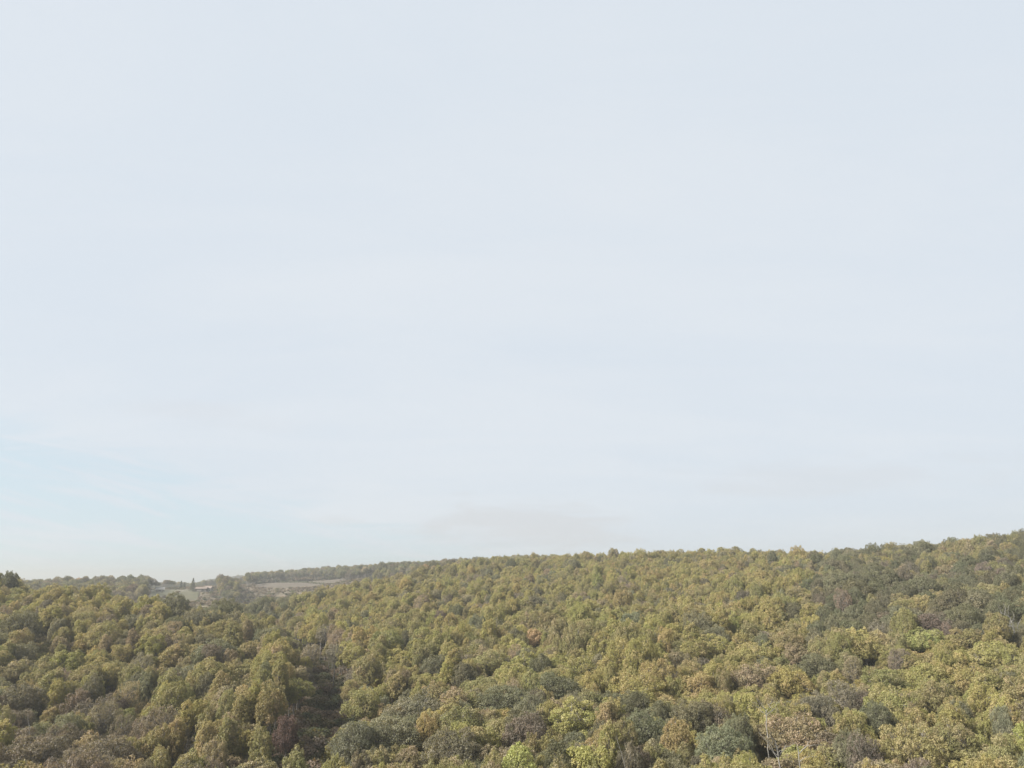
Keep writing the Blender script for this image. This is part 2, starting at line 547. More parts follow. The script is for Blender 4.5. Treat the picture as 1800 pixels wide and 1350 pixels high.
def make_broadleaf(seed, Rr=5.0, up=4.6, low=3.4, height=18.0, clumps=30, csize=(1.25, 2.0), tufts=46, leaves=12, lsize=0.285, gap=0.0, elong=1.0, zlo=-0.35, peak=0.0):
    """base at the origin; crown Rr wide each way; returns crown arrays and trunk arrays"""
    r = np.random.default_rng(seed)
    cz = height - up
    lean = r.normal(0, 0.5, 2)
    lob = r.uniform(0, 2 * np.pi, 3)
    # clump centres spread over several uneven domes, one for each main limb
    ns = int(r.integers(1, 3)) if peak else int(r.integers(2, 5))
    subs = []
    for k in range(ns):
        a = r.uniform(0, 2 * np.pi) if k == 0 else a + 2 * np.pi / ns + r.normal(0, 0.4)
        q = Rr * (r.uniform(0.22, 0.46) if ns > 1 else r.uniform(0, 0.1))
        subs.append((q * math.cos(a), q * math.sin(a), r.uniform(-0.32, 0.08) * up if k else 0.0, 1 - 0.85 * q / Rr + r.uniform(-0.06, 0.06)))
    cents, rad = [], []
    tries = 0
    while len(cents) < clumps and tries < 4000:
        tries += 1
        d = sphere_dirs(r, 1, zlo)[0]
        a = math.atan2(d[1], d[0])
        bulge = 1 + 0.16 * math.sin(2 * a + lob[0]) + 0.12 * math.sin(3 * a + lob[1]) + 0.08 * math.sin(5 * a + lob[2])
        cr = r.uniform(*csize)
        k = r.uniform(0.8, 1.04) if r.random() > 0.15 else r.uniform(0.3, 0.7)
        hz = up if d[2] > 0 else low
        ox, oy, oz, fr = subs[int(r.integers(ns))]
        w = (Rr * fr - cr * 0.7) * bulge * k
        c = np.array([ox + d[0] * w, oy + d[1] * w, oz + d[2] * (hz - cr * 0.6) * k * (0.75 + 0.25 * fr)])
        if peak:
            c[:2] *= 1 - peak * max(0, d[2])
        if any(np.linalg.norm(c - q) < 0.62 * (cr + s) * (1 + gap) for q, s in zip(cents, rad)):
            continue
        cents.append(c)
        rad.append(cr)
    for _ in range(int(clumps * 0.38)):
        d = sphere_dirs(r, 1, -0.1)[0]
        ox, oy, oz, fr = subs[int(r.integers(ns))]
        q = r.uniform(0.92, 1.12)
        cents.append(np.array([ox + d[0] * Rr * fr * q, oy + d[1] * Rr * fr * q, oz + d[2] * up * q * (0.75 + 0.25 * fr)]))
        rad.append(r.uniform(0.38, 0.75))
    cents = np.array(cents)
    rad = np.array(rad)
    P, N, VAR = [], [], []
    for ci, (c, cr) in enumerate(zip(cents, rad)):
        outw = c / (np.linalg.norm(c) + 1e-6) + np.array([0, 0, 0.5])
        outw /= np.linalg.norm(outw)
        nt = max(5, int(tufts * (cr / np.mean(csize)) ** 2))
        d = r.normal(0, 1, (nt, 3)) + outw * 0.75
        d /= np.linalg.norm(d, axis=1)[:, None]
        sq = np.array([1.0, 1.0, r.uniform(0.7, 0.95)])
        tp = c + d * cr * sq * r.uniform(0.72, 1.08, (nt, 1))
        cv = r.random()
        tv = r.random(nt)
        nl = leaves
        dd = r.normal(0, 1, (nt, nl, 3)) + d[:, None] * 0.9
        dd /= np.linalg.norm(dd, axis=2)[:, :, None]
        tr = r.uniform(0.22, 0.5, (nt, 1, 1))
        lp = tp[:, None] + dd * tr
        P.append(lp.reshape(-1, 3))
        N.append((dd * 0.6 + d[:, None] * 0.4).reshape(-1, 3))
        v = np.empty((nt, nl, 3))
        v[..., 0] = cv
        v[..., 1] = (0.45 * cv + 0.55 * tv)[:, None]
        v[..., 2] = tv[:, None]
        VAR.append(v.reshape(-1, 3))
    P = np.concatenate(P)
    N = np.concatenate(N)
    VAR = np.concatenate(VAR)
    # sprays buried well inside another clump are dropped
    keep = np.ones(len(P), bool)
    for c, cr in zip(cents, rad):
        keep &= ((P - c) ** 2).sum(1) > (0.62 * cr) ** 2
    P, N, VAR = P[keep], N[keep], VAR[keep]
    N /= np.linalg.norm(N, axis=1)[:, None] + 1e-9
    P = P + np.array([lean[0], lean[1], cz])
    V, Fq = leaf_cloud(r, P, N, lsize, 0.05, elong)
    var = np.repeat(VAR, 4, 0)
    # trunk with forks and a limb into most clumps
    paths = []
    top = np.array([lean[0] * 0.8, lean[1] * 0.8, cz + up * 0.15])
    fork = np.array([lean[0] * 0.4, lean[1] * 0.4, cz - low * 0.75])
    paths.append(limb(r, (0, 0, -1.5), fork, 0.36, 0.25, 7, 0.015))
    paths.append(limb(r, fork, top, 0.25, 0.10, 6, 0.05))
    for c, cr in zip(cents, rad):
        t = r.uniform(0.0, 0.8)
        a = fork * (1 - t) + top * t
        b = c + np.array([lean[0], lean[1], cz])
        b = a + (b - a) * 0.95
        paths.append(limb(r, a, b, 0.13, 0.04, 6, 0.07, 0.05))
        for _ in range(2):
            dd = r.normal(0, 1, 3)
            dd[2] = abs(dd[2])
            paths.append(limb(r, a + (b - a) * 0.7, b + dd / np.linalg.norm(dd) * cr * 0.9, 0.05, 0.02, 4, 0.06))
    tv, tf = tube_mesh(paths)
    return V, Fq, var, tv, tf


def make_conifer(seed, height=16.0, base_r=3.6):
    r = np.random.default_rng(seed)
    P, N = [], []
    paths = [limb(r, (0, 0, -1), (0, 0, height * 0.97), 0.3, 0.04, 8, 0.004)]
    z = 1.6
    while z < height - 0.3:
        k = 1 - (z - 1.6) / (height - 1.6)
        L = base_r * (k ** 0.85) * r.uniform(0.85, 1.1) + 0.2
        for b in range(7):
            a = r.uniform(0, 2 * np.pi)
            tip = np.array([math.cos(a) * L, math.sin(a) * L, z - 0.25 * L + 0.2])
            root = np.array([0, 0, z])
            paths.append(limb(r, root, tip, 0.06, 0.02, 4, 0.03))
            n = int(10 + 16 * k)
            t = r.uniform(0.2, 1.0, (n, 1))
            P.append(root + (tip - root) * t + r.normal(0, 0.22, (n, 3)))
            N.append(np.tile(np.array([math.cos(a) * 0.5, math.sin(a) * 0.5, 0.8]), (n, 1)))
        z += 0.75
    P = np.concatenate(P)
    N = np.concatenate(N)
    V, Fq = leaf_cloud(r, P, N / np.linalg.norm(N, axis=1)[:, None], 0.55, 0.05, 1.3)
    var = np.repeat(r.random((len(P), 3)), 4, 0)
    tv, tf = tube_mesh(paths)
    return V, Fq, var, tv, tf


def make_shrub(seed):
    r = np.random.default_rng(seed)
    P, N, VAR = [], [], []
    for k in range(9):
        c = np.array([r.normal(0, 0.8), r.normal(0, 0.8), r.uniform(0.5, 1.7)])
        d = sphere_dirs(r, 60, -0.3)
        P.append(c + d * r.uniform(0.5, 0.85))
        N.append(d)
        v = r.random()
        VAR.append(np.column_stack([np.full(60, v), r.random(60), r.random(60)]))
    V, Fq = leaf_cloud(r, np.concatenate(P), np.concatenate(N), 0.34, 0.08)
    return V, Fq, np.repeat(np.concatenate(VAR), 4, 0)


VARIANTS = []     # (form, crown mesh, trunk mesh, crown radius, height)


def add_variant(form, seed, **kw):
    V, Fq, var, tv, tf = make_broadleaf(seed, **kw)
    cm = mesh_from("crown", V, Fq, M_LEAF, {"var": var})
    tm = mesh_from("trunk", tv, tf, M_BARK, smooth=True)
    VARIANTS.append((form, cm, tm, kw["Rr"], kw["height"], kw["up"]))


for s in range(6):
    add_variant("rounded", 100 + s, Rr=5.0, up=5.0, low=4.8, height=18.0, clumps=38, csize=(1.0, 2.0))
for s in range(4):
    add_variant("tall", 200 + s, Rr=4.0, up=6.2, low=5.6, height=20.5, clumps=38, csize=(0.95, 1.7), peak=0.25)
for s in range(4):
    add_variant("broad", 300 + s, Rr=6.4, up=5.0, low=4.4, height=18.0, clumps=52, csize=(1.1, 2.2))
for s in range(3):
    add_variant("loose", 400 + s, Rr=5.4, up=5.6, low=5.2, height=18.5, clumps=32, csize=(0.95, 1.7), gap=0.22, tufts=46)
for s in range(3):
    add_variant("thin", 500 + s, Rr=4.7, up=4.8, low=4.2, height=17.0, clumps=28, csize=(1.1, 1.9), tufts=30, leaves=9, lsize=0.26, elong=1.25)
for s in range(4):
    add_variant("fine", 600 + s, Rr=5.5, up=4.8, low=4.4, height=17.0, clumps=46, csize=(1.1, 2.0), tufts=52, leaves=12, lsize=0.25)
print("unique crown faces", sum(len(v[1].polygons) for v in VARIANTS), "trunk faces", sum(len(v[2].polygons) for v in VARIANTS))
FORM_IDS = {}
for i, v in enumerate(VARIANTS):
    FORM_IDS.setdefault(v[0], []).append(i)

# ------------------------------------------------------------------ foliage colours
TONES = {   # first colour, colour of the turned sprays, usable forms
    "yellow-green": ((0.250, 0.233, 0.090), (0.280, 0.230, 0.116), ["rounded", "tall", "broad", "loose"]),
    "olive": ((0.205, 0.192, 0.088), (0.240, 0.197, 0.114), ["rounded", "broad", "tall", "fine"]),
    "dark green": ((0.124, 0.122, 0.074), (0.146, 0.135, 0.084), ["broad", "fine", "rounded"]),
    "grey-green": ((0.148, 0.146, 0.096), (0.185, 0.170, 0.112), ["fine", "broad", "rounded"]),
    "golden": ((0.264, 0.223, 0.106), (0.294, 0.228, 0.132), ["tall", "rounded", "loose"]),
    "orange-tan": ((0.310, 0.238, 0.142), (0.335, 0.255, 0.160), ["rounded", "tall"]),
    "tan": ((0.223, 0.192, 0.115), (0.271, 0.214, 0.154), ["rounded", "tall", "thin"]),
    "brown": ((0.139, 0.119, 0.091), (0.171, 0.135, 0.106), ["thin", "rounded", "fine"]),
    "mauve-brown": ((0.176, 0.146, 0.118), (0.210, 0.170, 0.132), ["thin"]),
    "lime-yellow": ((0.271, 0.264, 0.096), (0.310, 0.271, 0.126), ["loose", "tall"]),
    "maroon": ((0.100, 0.072, 0.066), (0.120, 0.082, 0.072), ["rounded"]),
}

# trees picked out in the photograph: px, py of the crown, crown width in pixels, tone, form
PICKED = [
    (1012, 1266, 116, "lime-yellow", "loose"), (1035, 1346, 92, "lime-yellow", "rounded"), (915, 1350, 80, "lime-yellow", "rounded"), (1310, 1245, 50, "lime-yellow", "rounded"),
    (868, 1362, 40, "golden", "rounded"), (805, 1272, 82, "olive", "rounded"), (748, 1290, 30, "golden", "tall"), (800, 1318, 105, "dark green", "fine"),
    (680, 1292, 110, "grey-green", "fine"), (735, 1252, 120, "grey-green", "broad"), (885, 1232, 110, "dark green", "fine"), (985, 1212, 110, "dark green", "fine"),
    (925, 1288, 88, "brown", "fine"), (1135, 1280, 85, "grey-green", "fine"), (1195, 1300, 58, "golden", "rounded"), (1105, 1345, 50, "grey-green", "fine"),
    (1115, 1205, 120, "yellow-green", "broad"), (1120, 1240, 70, "dark green", "fine"), (1390, 1285, 135, "tan", "broad"), (1270, 1315, 100, "grey-green", "fine"),
    (1255, 1262, 70, "brown", "thin"), (1215, 1262, 90, "dark green", "fine"), (1225, 1205, 70, "golden", "rounded"), (1305, 1288, 42, "grey-green", "rounded"),
    (1440, 1248, 75, "grey-green", "fine"), (940, 1122, 38, "orange-tan", "rounded"), (695, 1212, 36, "golden", "tall"), (600, 1190, 42, "tan", "tall"),
    (576, 1172, 42, "golden", "tall"), (765, 1170, 55, "dark green", "fine"), (790, 1180, 28, "yellow-green", "tall"), (815, 1186, 40, "dark green", "rounded"),
    (711, 1125, 18, "dark green", "tall"), (768, 1046, 30, "tan", "rounded"), (822, 1056, 38, "tan", "rounded"), (1400, 1152, 56, "tan", "rounded"),
    (1440, 1172, 72, "dark green", "fine"), (1500, 1178, 52, "tan", "thin"), (1520, 1140, 66, "yellow-green", "rounded"), (1542, 1128, 46, "golden", "rounded"),
    (1630, 1122, 84, "yellow-green", "broad"), (1700, 1126, 70, "olive", "rounded"), (1745, 1150, 86, "yellow-green", "broad"), (1485, 1222, 72, "mauve-brown", "thin"),
    (1580, 1160, 44, "mauve-brown", "thin"), (1395, 1075, 42, "dark green", "fine"), (1420, 1030, 26, "dark green", "rounded"), (1660, 1006, 58, "tan", "broad"),
    (1620, 1063, 36, "golden", "rounded"), (1546, 1108, 42, "mauve-brown", "thin"), (1560, 1235, 92, "yellow-green", "broad"), (1545, 1265, 62, "dark green", "fine"),
    (1640, 1230, 80, "olive", "broad"), (1725, 1230, 56, "yellow-green", "rounded"), (1600, 1315, 110, "golden", "broad"), (1520, 1325, 70, "brown", "thin"),
    (1680, 1300, 90, "olive", "broad"), (1770, 1330, 60, "olive", "rounded"), (1765, 1275, 50, "grey-green", "fine"), (1500, 1320, 60, "grey-green", "fine"),
    (1320, 1150, 90, "yellow-green", "broad"), (1255, 1135, 80, "yellow-green", "broad"), (1330, 1195, 100, "tan", "broad"), (1230, 1145, 70, "yellow-green", "rounded"),
    (1390, 1200, 80, "yellow-green", "broad"), (1550, 1200, 80, "olive", "rounded"), (1700, 1190, 90, "yellow-green", "broad"), (1630, 1190, 76, "yellow-green", "rounded"),
    (518, 1208, 66, "yellow-green", "loose"), (545, 1250, 64, "yellow-green", "rounded"), (488, 1290, 44, "tan", "rounded"), (506, 1286, 18, "maroon", "rounded"),
    (458, 1318, 40, "olive", "tall"), (305, 1302, 26, "golden", "tall"), (358, 1306, 24, "golden", "tall"), (372, 1335, 44, "tan", "rounded"),
    (275, 1310, 62, "olive", "rounded"), (340, 1262, 60, "yellow-green", "rounded"), (190, 1190, 50, "yellow-green", "rounded"), (225, 1222, 40, "tan", "thin"),
    (258, 1210, 28, "grey-green", "tall"), (360, 1205, 18, "grey-green", "rounded"), (100, 1220, 45, "yellow-green", "rounded"), (45, 1232, 85, "brown", "rounded"),
    (60, 1332, 130, "brown", "fine"), (180, 1262, 60, "brown", "thin"), (115, 1165, 60, "yellow-green", "loose"), (40, 1150, 60, "dark green", "fine"),
    (150, 1130, 50, "yellow-green", "rounded"), (30, 1185, 50, "tan", "rounded"), (430, 1180, 66, "olive", "rounded"), (440, 1145, 50, "golden", "rounded"),
    (405, 1160, 28, "tan", "rounded"), (420, 1250, 50, "olive", "tall"), (300, 1160, 50, "olive", "tall"), (215, 1150, 46, "olive", "rounded"),
    (480, 1240, 60, "olive", "rounded"), (400, 1300, 50, "olive", "tall"), 
    (640, 1235, 66, "olive", "rounded"), (620, 1300, 90, "grey-green", "fine"), (545, 1340, 60, "grey-green", "fine"), (700, 1160, 70, "yellow-green", "broad"),
    (620, 1155, 60, "yellow-green", "rounded"), (860, 1165, 80, "olive", "broad"), (1020, 1170, 80, "yellow-green", "broad"), (950, 1170, 50, "dark green", "fine"),
    (590, 1150, 36, "mauve-brown", "thin"), (545, 1150, 36, "mauve-brown", "thin"), (16, 1021, 26, "dark green", "rounded"), (50, 1030, 22, "dark green", "rounded"), (2, 1026, 22, "olive", "rounded"), (70, 1032, 18, "brown", "rounded"),
]


# ------------------------------------------------------------------ planting
def pick_tone(px, py, d, r):
    """mix of tree colours for a place in the valley; px, py name the zone; the western mixes also carry shade as colour"""
    w = {"yellow-green": 7, "olive": 3, "dark green": 0.35, "grey-green": 0.55, "golden": 0.22, "orange-tan": 0.0, "tan": 0.6, "brown": 0.15, "mauve-brown": 0.16}
    if px > 1430 and 1000 < py < 1108 and d < 400:            # dark flank of the eastern hill
        w = {"yellow-green": 0.15, "olive": 1.2, "dark green": 7.5, "grey-green": 1.8, "golden": 0.05, "tan": 0.1, "brown": 0.7, "mauve-brown": 0.15}
    elif px > 1430 and py <= 1000:
        w = {"yellow-green": 0.6, "olive": 3, "dark green": 3.5, "grey-green": 2.0, "golden": 0.1, "tan": 0.3, "brown": 0.4}
    elif px < 560 and d < 300:                                  # western slope above the gully; olive-brown mix partly stands in for shade
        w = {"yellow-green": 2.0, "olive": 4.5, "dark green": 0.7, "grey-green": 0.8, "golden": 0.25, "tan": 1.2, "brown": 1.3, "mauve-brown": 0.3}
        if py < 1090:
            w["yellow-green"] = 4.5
        if py > 1180 and px < 260:  # lower corner browner still: brown trees, plus shade put into their tones
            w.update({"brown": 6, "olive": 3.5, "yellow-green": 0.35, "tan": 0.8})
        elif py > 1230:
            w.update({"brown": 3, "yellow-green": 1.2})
    elif 290 < px < 520 and 300 < d < 620:                      # valley floor
        w = {"yellow-green": 1, "olive": 2, "dark green": 3, "grey-green": 3.5, "tan": 0.6, "mauve-brown": 0.4}
    elif px < 800 and d > 620:
        w = {"olive": 2.5, "dark green": 3, "grey-green": 2.5, "brown": 2.5, "tan": 0.9, "mauve-brown": 1.6, "orange-tan": 0.1}
    elif 500 < px < 660 and py > 1100:
        w = {"yellow-green": 2.5, "olive": 2.5, "grey-green": 1.5, "tan": 1, "mauve-brown": 1.4, "brown": 0.8}
    elif 620 < px < 1300 and py > 1190:
        w = {"yellow-green": 3.0, "olive": 3.2, "grey-green": 1.6, "dark green": 1.0, "golden": 0.5, "tan": 0.6, "brown": 0.5}
    k = list(w)
    v = np.array([w[q] for q in k])
    return k[r.choice(len(k), p=v / v.sum())]


class Forest:
    def __init__(self):
        self.cell = 8.0
        self.grid = {}
        self.T = []

    def free(self, x, y, rad, k):
        cx, cy = int(x // self.cell), int(y // self.cell)
        for i in range(cx - 2, cx + 3):
            for j in range(cy - 2, cy + 3):
                for (qx, qy, qr) in self.grid.get((i, j), ()):
                    if (qx - x) ** 2 + (qy - y) ** 2 < (k * (rad + qr)) ** 2:
                        return False
        return True

    def add(self, **t):
        self.grid.setdefault((int(t["x"] // self.cell), int(t["y"] // self.cell)), []).append((t["x"], t["y"], t["r"]))
        self.T.append(t)


FO = Forest()


def hit_canopy(px, py, drop):
    """where the line of sight through a crown's centre meets the surface DROP below the canopy top"""
    r = ray(px, py)
    ys = np.geomspace(85, 1500, 400)
    P = np.array([0, 0, CAM_Z]) + r[None] * (ys / r[1])[:, None]
    below = P[:, 2] < ground(P[:, 0], P[:, 1]) + CANOPY - drop
    if not below.any():
        return P[int(np.argmin(P[:, 2] - ground(P[:, 0], P[:, 1])))]
    return P[int(np.argmax(below))]


def zone_bare(px, d):
    """open ground beyond the forest: fields and meadow"""
    if 262 < px < 352 and 835 < d < 985:
        return True
    if 448 < px < 598 and 1040 < d < 1235:
        return True
    return False


OWN_LABEL = {
    (940, 1122): "orange-tan tree, the one warm bright crown in the middle of the hillside",
    (1012, 1266): "large ragged lime-yellow tree with dark gaps in its crown, near the lower edge",
    (1310, 1245): "small oval lime-yellow tree standing bright among brown and olive crowns",
    (504, 1278): "thin dark maroon tree low in the gully",
    (695, 1212): "slender golden tree alone among yellow-green crowns uphill of the grey-green stand",
    (1035, 1346): "lime-yellow rounded crown at the lower edge just before the ragged lime-yellow tree",
    (16, 1021): "low rounded dark green tree on top of the wooded knoll",
}
for px, py, w, tone, form in PICKED:
    p = hit_canopy(px, py, 4.2)
    vi = FORM_IDS[form][int(rng.integers(len(FORM_IDS[form])))]
    depth = p[1] * cp
    rad = 0.5 * w * depth / F * (0.86 if w > 40 else 1.0)
    s = float(np.clip(rad / VARIANTS[vi][3], 0.45, 1.5))
    FO.add(x=p[0], y=p[1], r=s * VARIANTS[vi][3], tone=tone, vi=vi, s=s, h=p[2], picked=True, own=OWN_LABEL.get((px, py)))

# glades where a bare or leaning tree shows against the shade: no crown stands in the sight line
BARE_SPOTS = [(1778, 1108, 226, 12.0, 0), (1372, 1342, 124, 6.4, 1), (1412, 1350, 120, 5.6, 2), (1104, 1340, 124, 6.0, 3), (1345, 1262, 150, 5.5, 4), (60, 1285, 142, 4.5, 5)]
CLEAR = []
BARE_AT = []
for px, py, y, hh, k in BARE_SPOTS:
    p = at(px, py, y)
    BARE_AT.append(p)
    for f in (1.0, 0.965, 0.93):
        CLEAR.append((p[0] * f, p[1] * f, 4.6))
for px, y in ((517, 150), (517, 142), (517, 134), (517, 158), (560, 190), (565, 205), (570, 220)):
    CLEAR.append((at(px, 1330, y)[0], y, 5.0))
N_DARTS = 110000
half = math.tan(R(41))
zs = rng.random(N_DARTS)
dist = 80 * (860 / 80) ** (zs ** 0.62)
lat = rng.uniform(-1, 1, N_DARTS) * (half * dist + 12)
gzs = ground(lat, dist)
ppx, ppy, _ = project(np.column_stack([lat, dist, gzs + CANOPY - 2]))
for x, y, gz0, px, py in zip(lat, dist, gzs, ppx, ppy):
    if (px < 800 and y > 600) or any((x - qx) ** 2 + (y - qy) ** 2 < qr ** 2 for qx, qy, qr in CLEAR):
        continue
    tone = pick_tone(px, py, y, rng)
    forms = TONES[tone][2]
    form = forms[int(rng.integers(len(forms)))]
    vi = FORM_IDS[form][int(rng.integers(len(FORM_IDS[form])))]
    s = float(rng.choice([rng.uniform(0.5, 0.8), rng.uniform(0.75, 1.12), rng.uniform(1.05, 1.38)], p=[0.3, 0.5, 0.2])) * (0.82 if y < 300 else 0.7)
    k = 0.64 if px > 560 or y > 300 else 0.74
    if FO.free(x, y, s * VARIANTS[vi][3], k):
        FO.add(x=x, y=y, r=s * VARIANTS[vi][3], tone=tone, vi=vi, s=s, h=None, picked=False)

# beyond the valley: belts of wood round the farm and on the far ridge
for _ in range(26000):
    y = 600 * (1500 / 600) ** rng.random()
    px = rng.uniform(-120, 1080)
    x = (px - 900) / F / KX * y
    if zone_bare(px, y) or (px > 800 and y < 1020):
        continue
    scrub = 255 < px < 450 and 640 < y < 840
    if scrub and rng.random() < 0.93:
        continue
    if 345 < px < 470 and 835 < y < 1240 and rng.random() < 0.55:
        continue
    if 300 < px < 385 and 600 < y < 1020:
        continue
    if 430 < px < 650 and 900 < y < 1050:
        continue
    if 210 < px < 430 and y > 985:
        continue
    if px < 210 and y > 900:
        continue
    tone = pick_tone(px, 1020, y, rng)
    forms = TONES[tone][2]
    form = forms[int(rng.integers(len(forms)))]
    vi = FORM_IDS[form][int(rng.integers(len(FORM_IDS[form])))]
    s = float(rng.uniform(0.6, 1.05)) * (0.55 if scrub else (0.55 if 420 < px < 660 and y < 1045 else 1.0))
    if FO.free(x, y, s * VARIANTS[vi][3], 0.7):
        FO.add(x=x, y=y, r=s * VARIANTS[vi][3], tone=tone, vi=vi, s=s, h=None, picked=False)

# the gully: hardly a tree stands in its bed and those on its lip are low
GULLY = np.array([[at(px, py, d)[0], d] for px, py, d in ((530, 1338, 140), (540, 1335, 158), (562, 1298, 180), (572, 1248, 212), (575, 1205, 250), (548, 1165, 300), (500, 1130, 350), (450, 1110, 400))])


def gully_dist(x, y):
    best = 1e9
    for a, b in zip(GULLY[:-1], GULLY[1:]):
        v = b - a
        t = min(1, max(0, ((x - a[0]) * v[0] + (y - a[1]) * v[1]) / (v @ v)))
        best = min(best, math.hypot(x - a[0] - t * v[0], y - a[1] - t * v[1]))
    return best


FO.T = [t for t in FO.T if gully_dist(t["x"], t["y"]) > 7.5 or (t["picked"] and t["tone"] in ("maroon", "mauve-brown", "brown"))]
T = FO.T
n = len(T)
X = np.array([t["x"] for t in T])
Y = np.array([t["y"] for t in T])
G = ground(X, Y)
VI = np.array([t["vi"] for t in T])
SS = np.array([t["s"] for t in T])
HV = np.array([v[4] for v in VARIANTS])[VI]
RV = np.array([v[3] for v in VARIANTS])[VI]
# crowns reach towards a common canopy: low trees are stretched, wide ones held down
SZ = np.clip((CANOPY + rng.normal(0, 2.2, n) + 0.9 * (RV * SS - 4.0)) / HV, 0.55, 1.25)
scrubby = (SS < 0.6) & (Y > 600) & (Y < 1050)
SZ[scrubby] = SS[scrubby] * 0.8
small = (RV * SS < 3.0) & ~scrubby
SZ[small] = np.minimum(SZ[small], 0.95)
UP = np.array([v[5] for v in VARIANTS])[VI]
for i, t in enumerate(T):
    if t["picked"]:
        SZ[i] = np.clip((t["h"] - 0.8 - G[i]) / (HV[i] - UP[i]), 0.6, 1.3)
ROT = rng.uniform(0, 2 * np.pi, n)
JIT = np.exp(rng.normal(0, 0.07, (n, 1))) * np.exp(rng.normal(0, 0.03, (n, 3)))
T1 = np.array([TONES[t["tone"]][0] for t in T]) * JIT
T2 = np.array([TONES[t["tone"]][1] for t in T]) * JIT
TONE = [t["tone"] for t in T]

# which trees show largest: crowns drawn far to near into a small depth picture
Q = 0.5
W2, H2 = int(1800 * Q), int(1350 * Q)
PICK = np.array([t["picked"] for t in T])
for i, t in enumerate(T):
    if gully_dist(t["x"], t["y"]) < 11 and not t["picked"]:
        SZ[i] *= 0.8


def ellipse(i):
    a = F * RV[i] * SS[i] / cd_[i] * Q * 0.92
    b = F * UP[i] * SZ[i] / cd_[i] * Q
    x0, x1 = int(max(0, cx_[i] * Q - a)), int(min(W2, cx_[i] * Q + a + 1))
    y0, y1 = int(max(0, cy_[i] * Q - b)), int(min(H2, cy_[i] * Q + b + 1))
    if x0 >= x1 or y0 >= y1:
        return None
    yy, xx = np.mgrid[y0:y1, x0:x1]
    return slice(y0, y1), slice(x0, x1), ((xx + 0.5 - cx_[i] * Q) / a) ** 2 + ((yy + 0.5 - cy_[i] * Q) / b) ** 2 < 1


for step in range(8):
    TOPZ = G + HV * SZ
    cx_, cy_, cd_ = project(np.column_stack([X, Y, TOPZ - UP * SZ]))
    buf = np.full((H2, W2), -1, np.int32)
    for i in np.argsort(-cd_):
        e = ellipse(i)
        if e is not None:
            buf[e[0], e[1]][e[2]] = i
    if step == 7:
        break
    # self-grown trees that stand in front of a remarkable one stay lower
    for i in np.nonzero(PICK)[0]:
        e = ellipse(i)
        if e is None:
            continue
        w = buf[e[0], e[1]][e[2]]
        if (w == i).mean() > 0.62:
            continue
        ids_, c_ = np.unique(w[w != i], return_counts=True)
        for j, q_ in zip(ids_, c_):
            if j >= 0 and not PICK[j] and q_ > 0.08 * len(w):
                SZ[j] = max(0.36, SZ[j] * 0.82)
VIS = np.bincount(buf[buf >= 0].ravel(), minlength=n)
N_SINGLE = 290
single = list(np.argsort(-VIS)[:N_SINGLE])
single_set = set(int(i) for i in single)
print("TREES", n, "visible", int((VIS > 0).sum()), "smallest single px", int(VIS[single[-1]] / Q / Q))

PROTO = {}
TREES = []
for i in single:
    i = int(i)
    form, cm, tm = VARIANTS[VI[i]][:3]
    t = empty("broadleaf_tree", (X[i], Y[i], G[i] - 0.2), ROT[i], (SS[i], SS[i], SZ[i]))
    cr = link(bpy.data.objects.new("crown", cm), t)
    tr = link(bpy.data.objects.new("trunk", tm), t)
    cr["tint"] = [float(v) for v in T1[i]]
    cr["tint2"] = [float(v) for v in T2[i]]
    tag(t, "tree", "tree", "broadleaf trees of the wooded valley")
    TREES.append((i, t))
    PROTO.setdefault(int(VI[i]), (cr, tr))
for vi, (form, cm, tm, _, _, _) in enumerate(VARIANTS):
    if vi not in PROTO:
        print("no single tree of variant", vi, form)


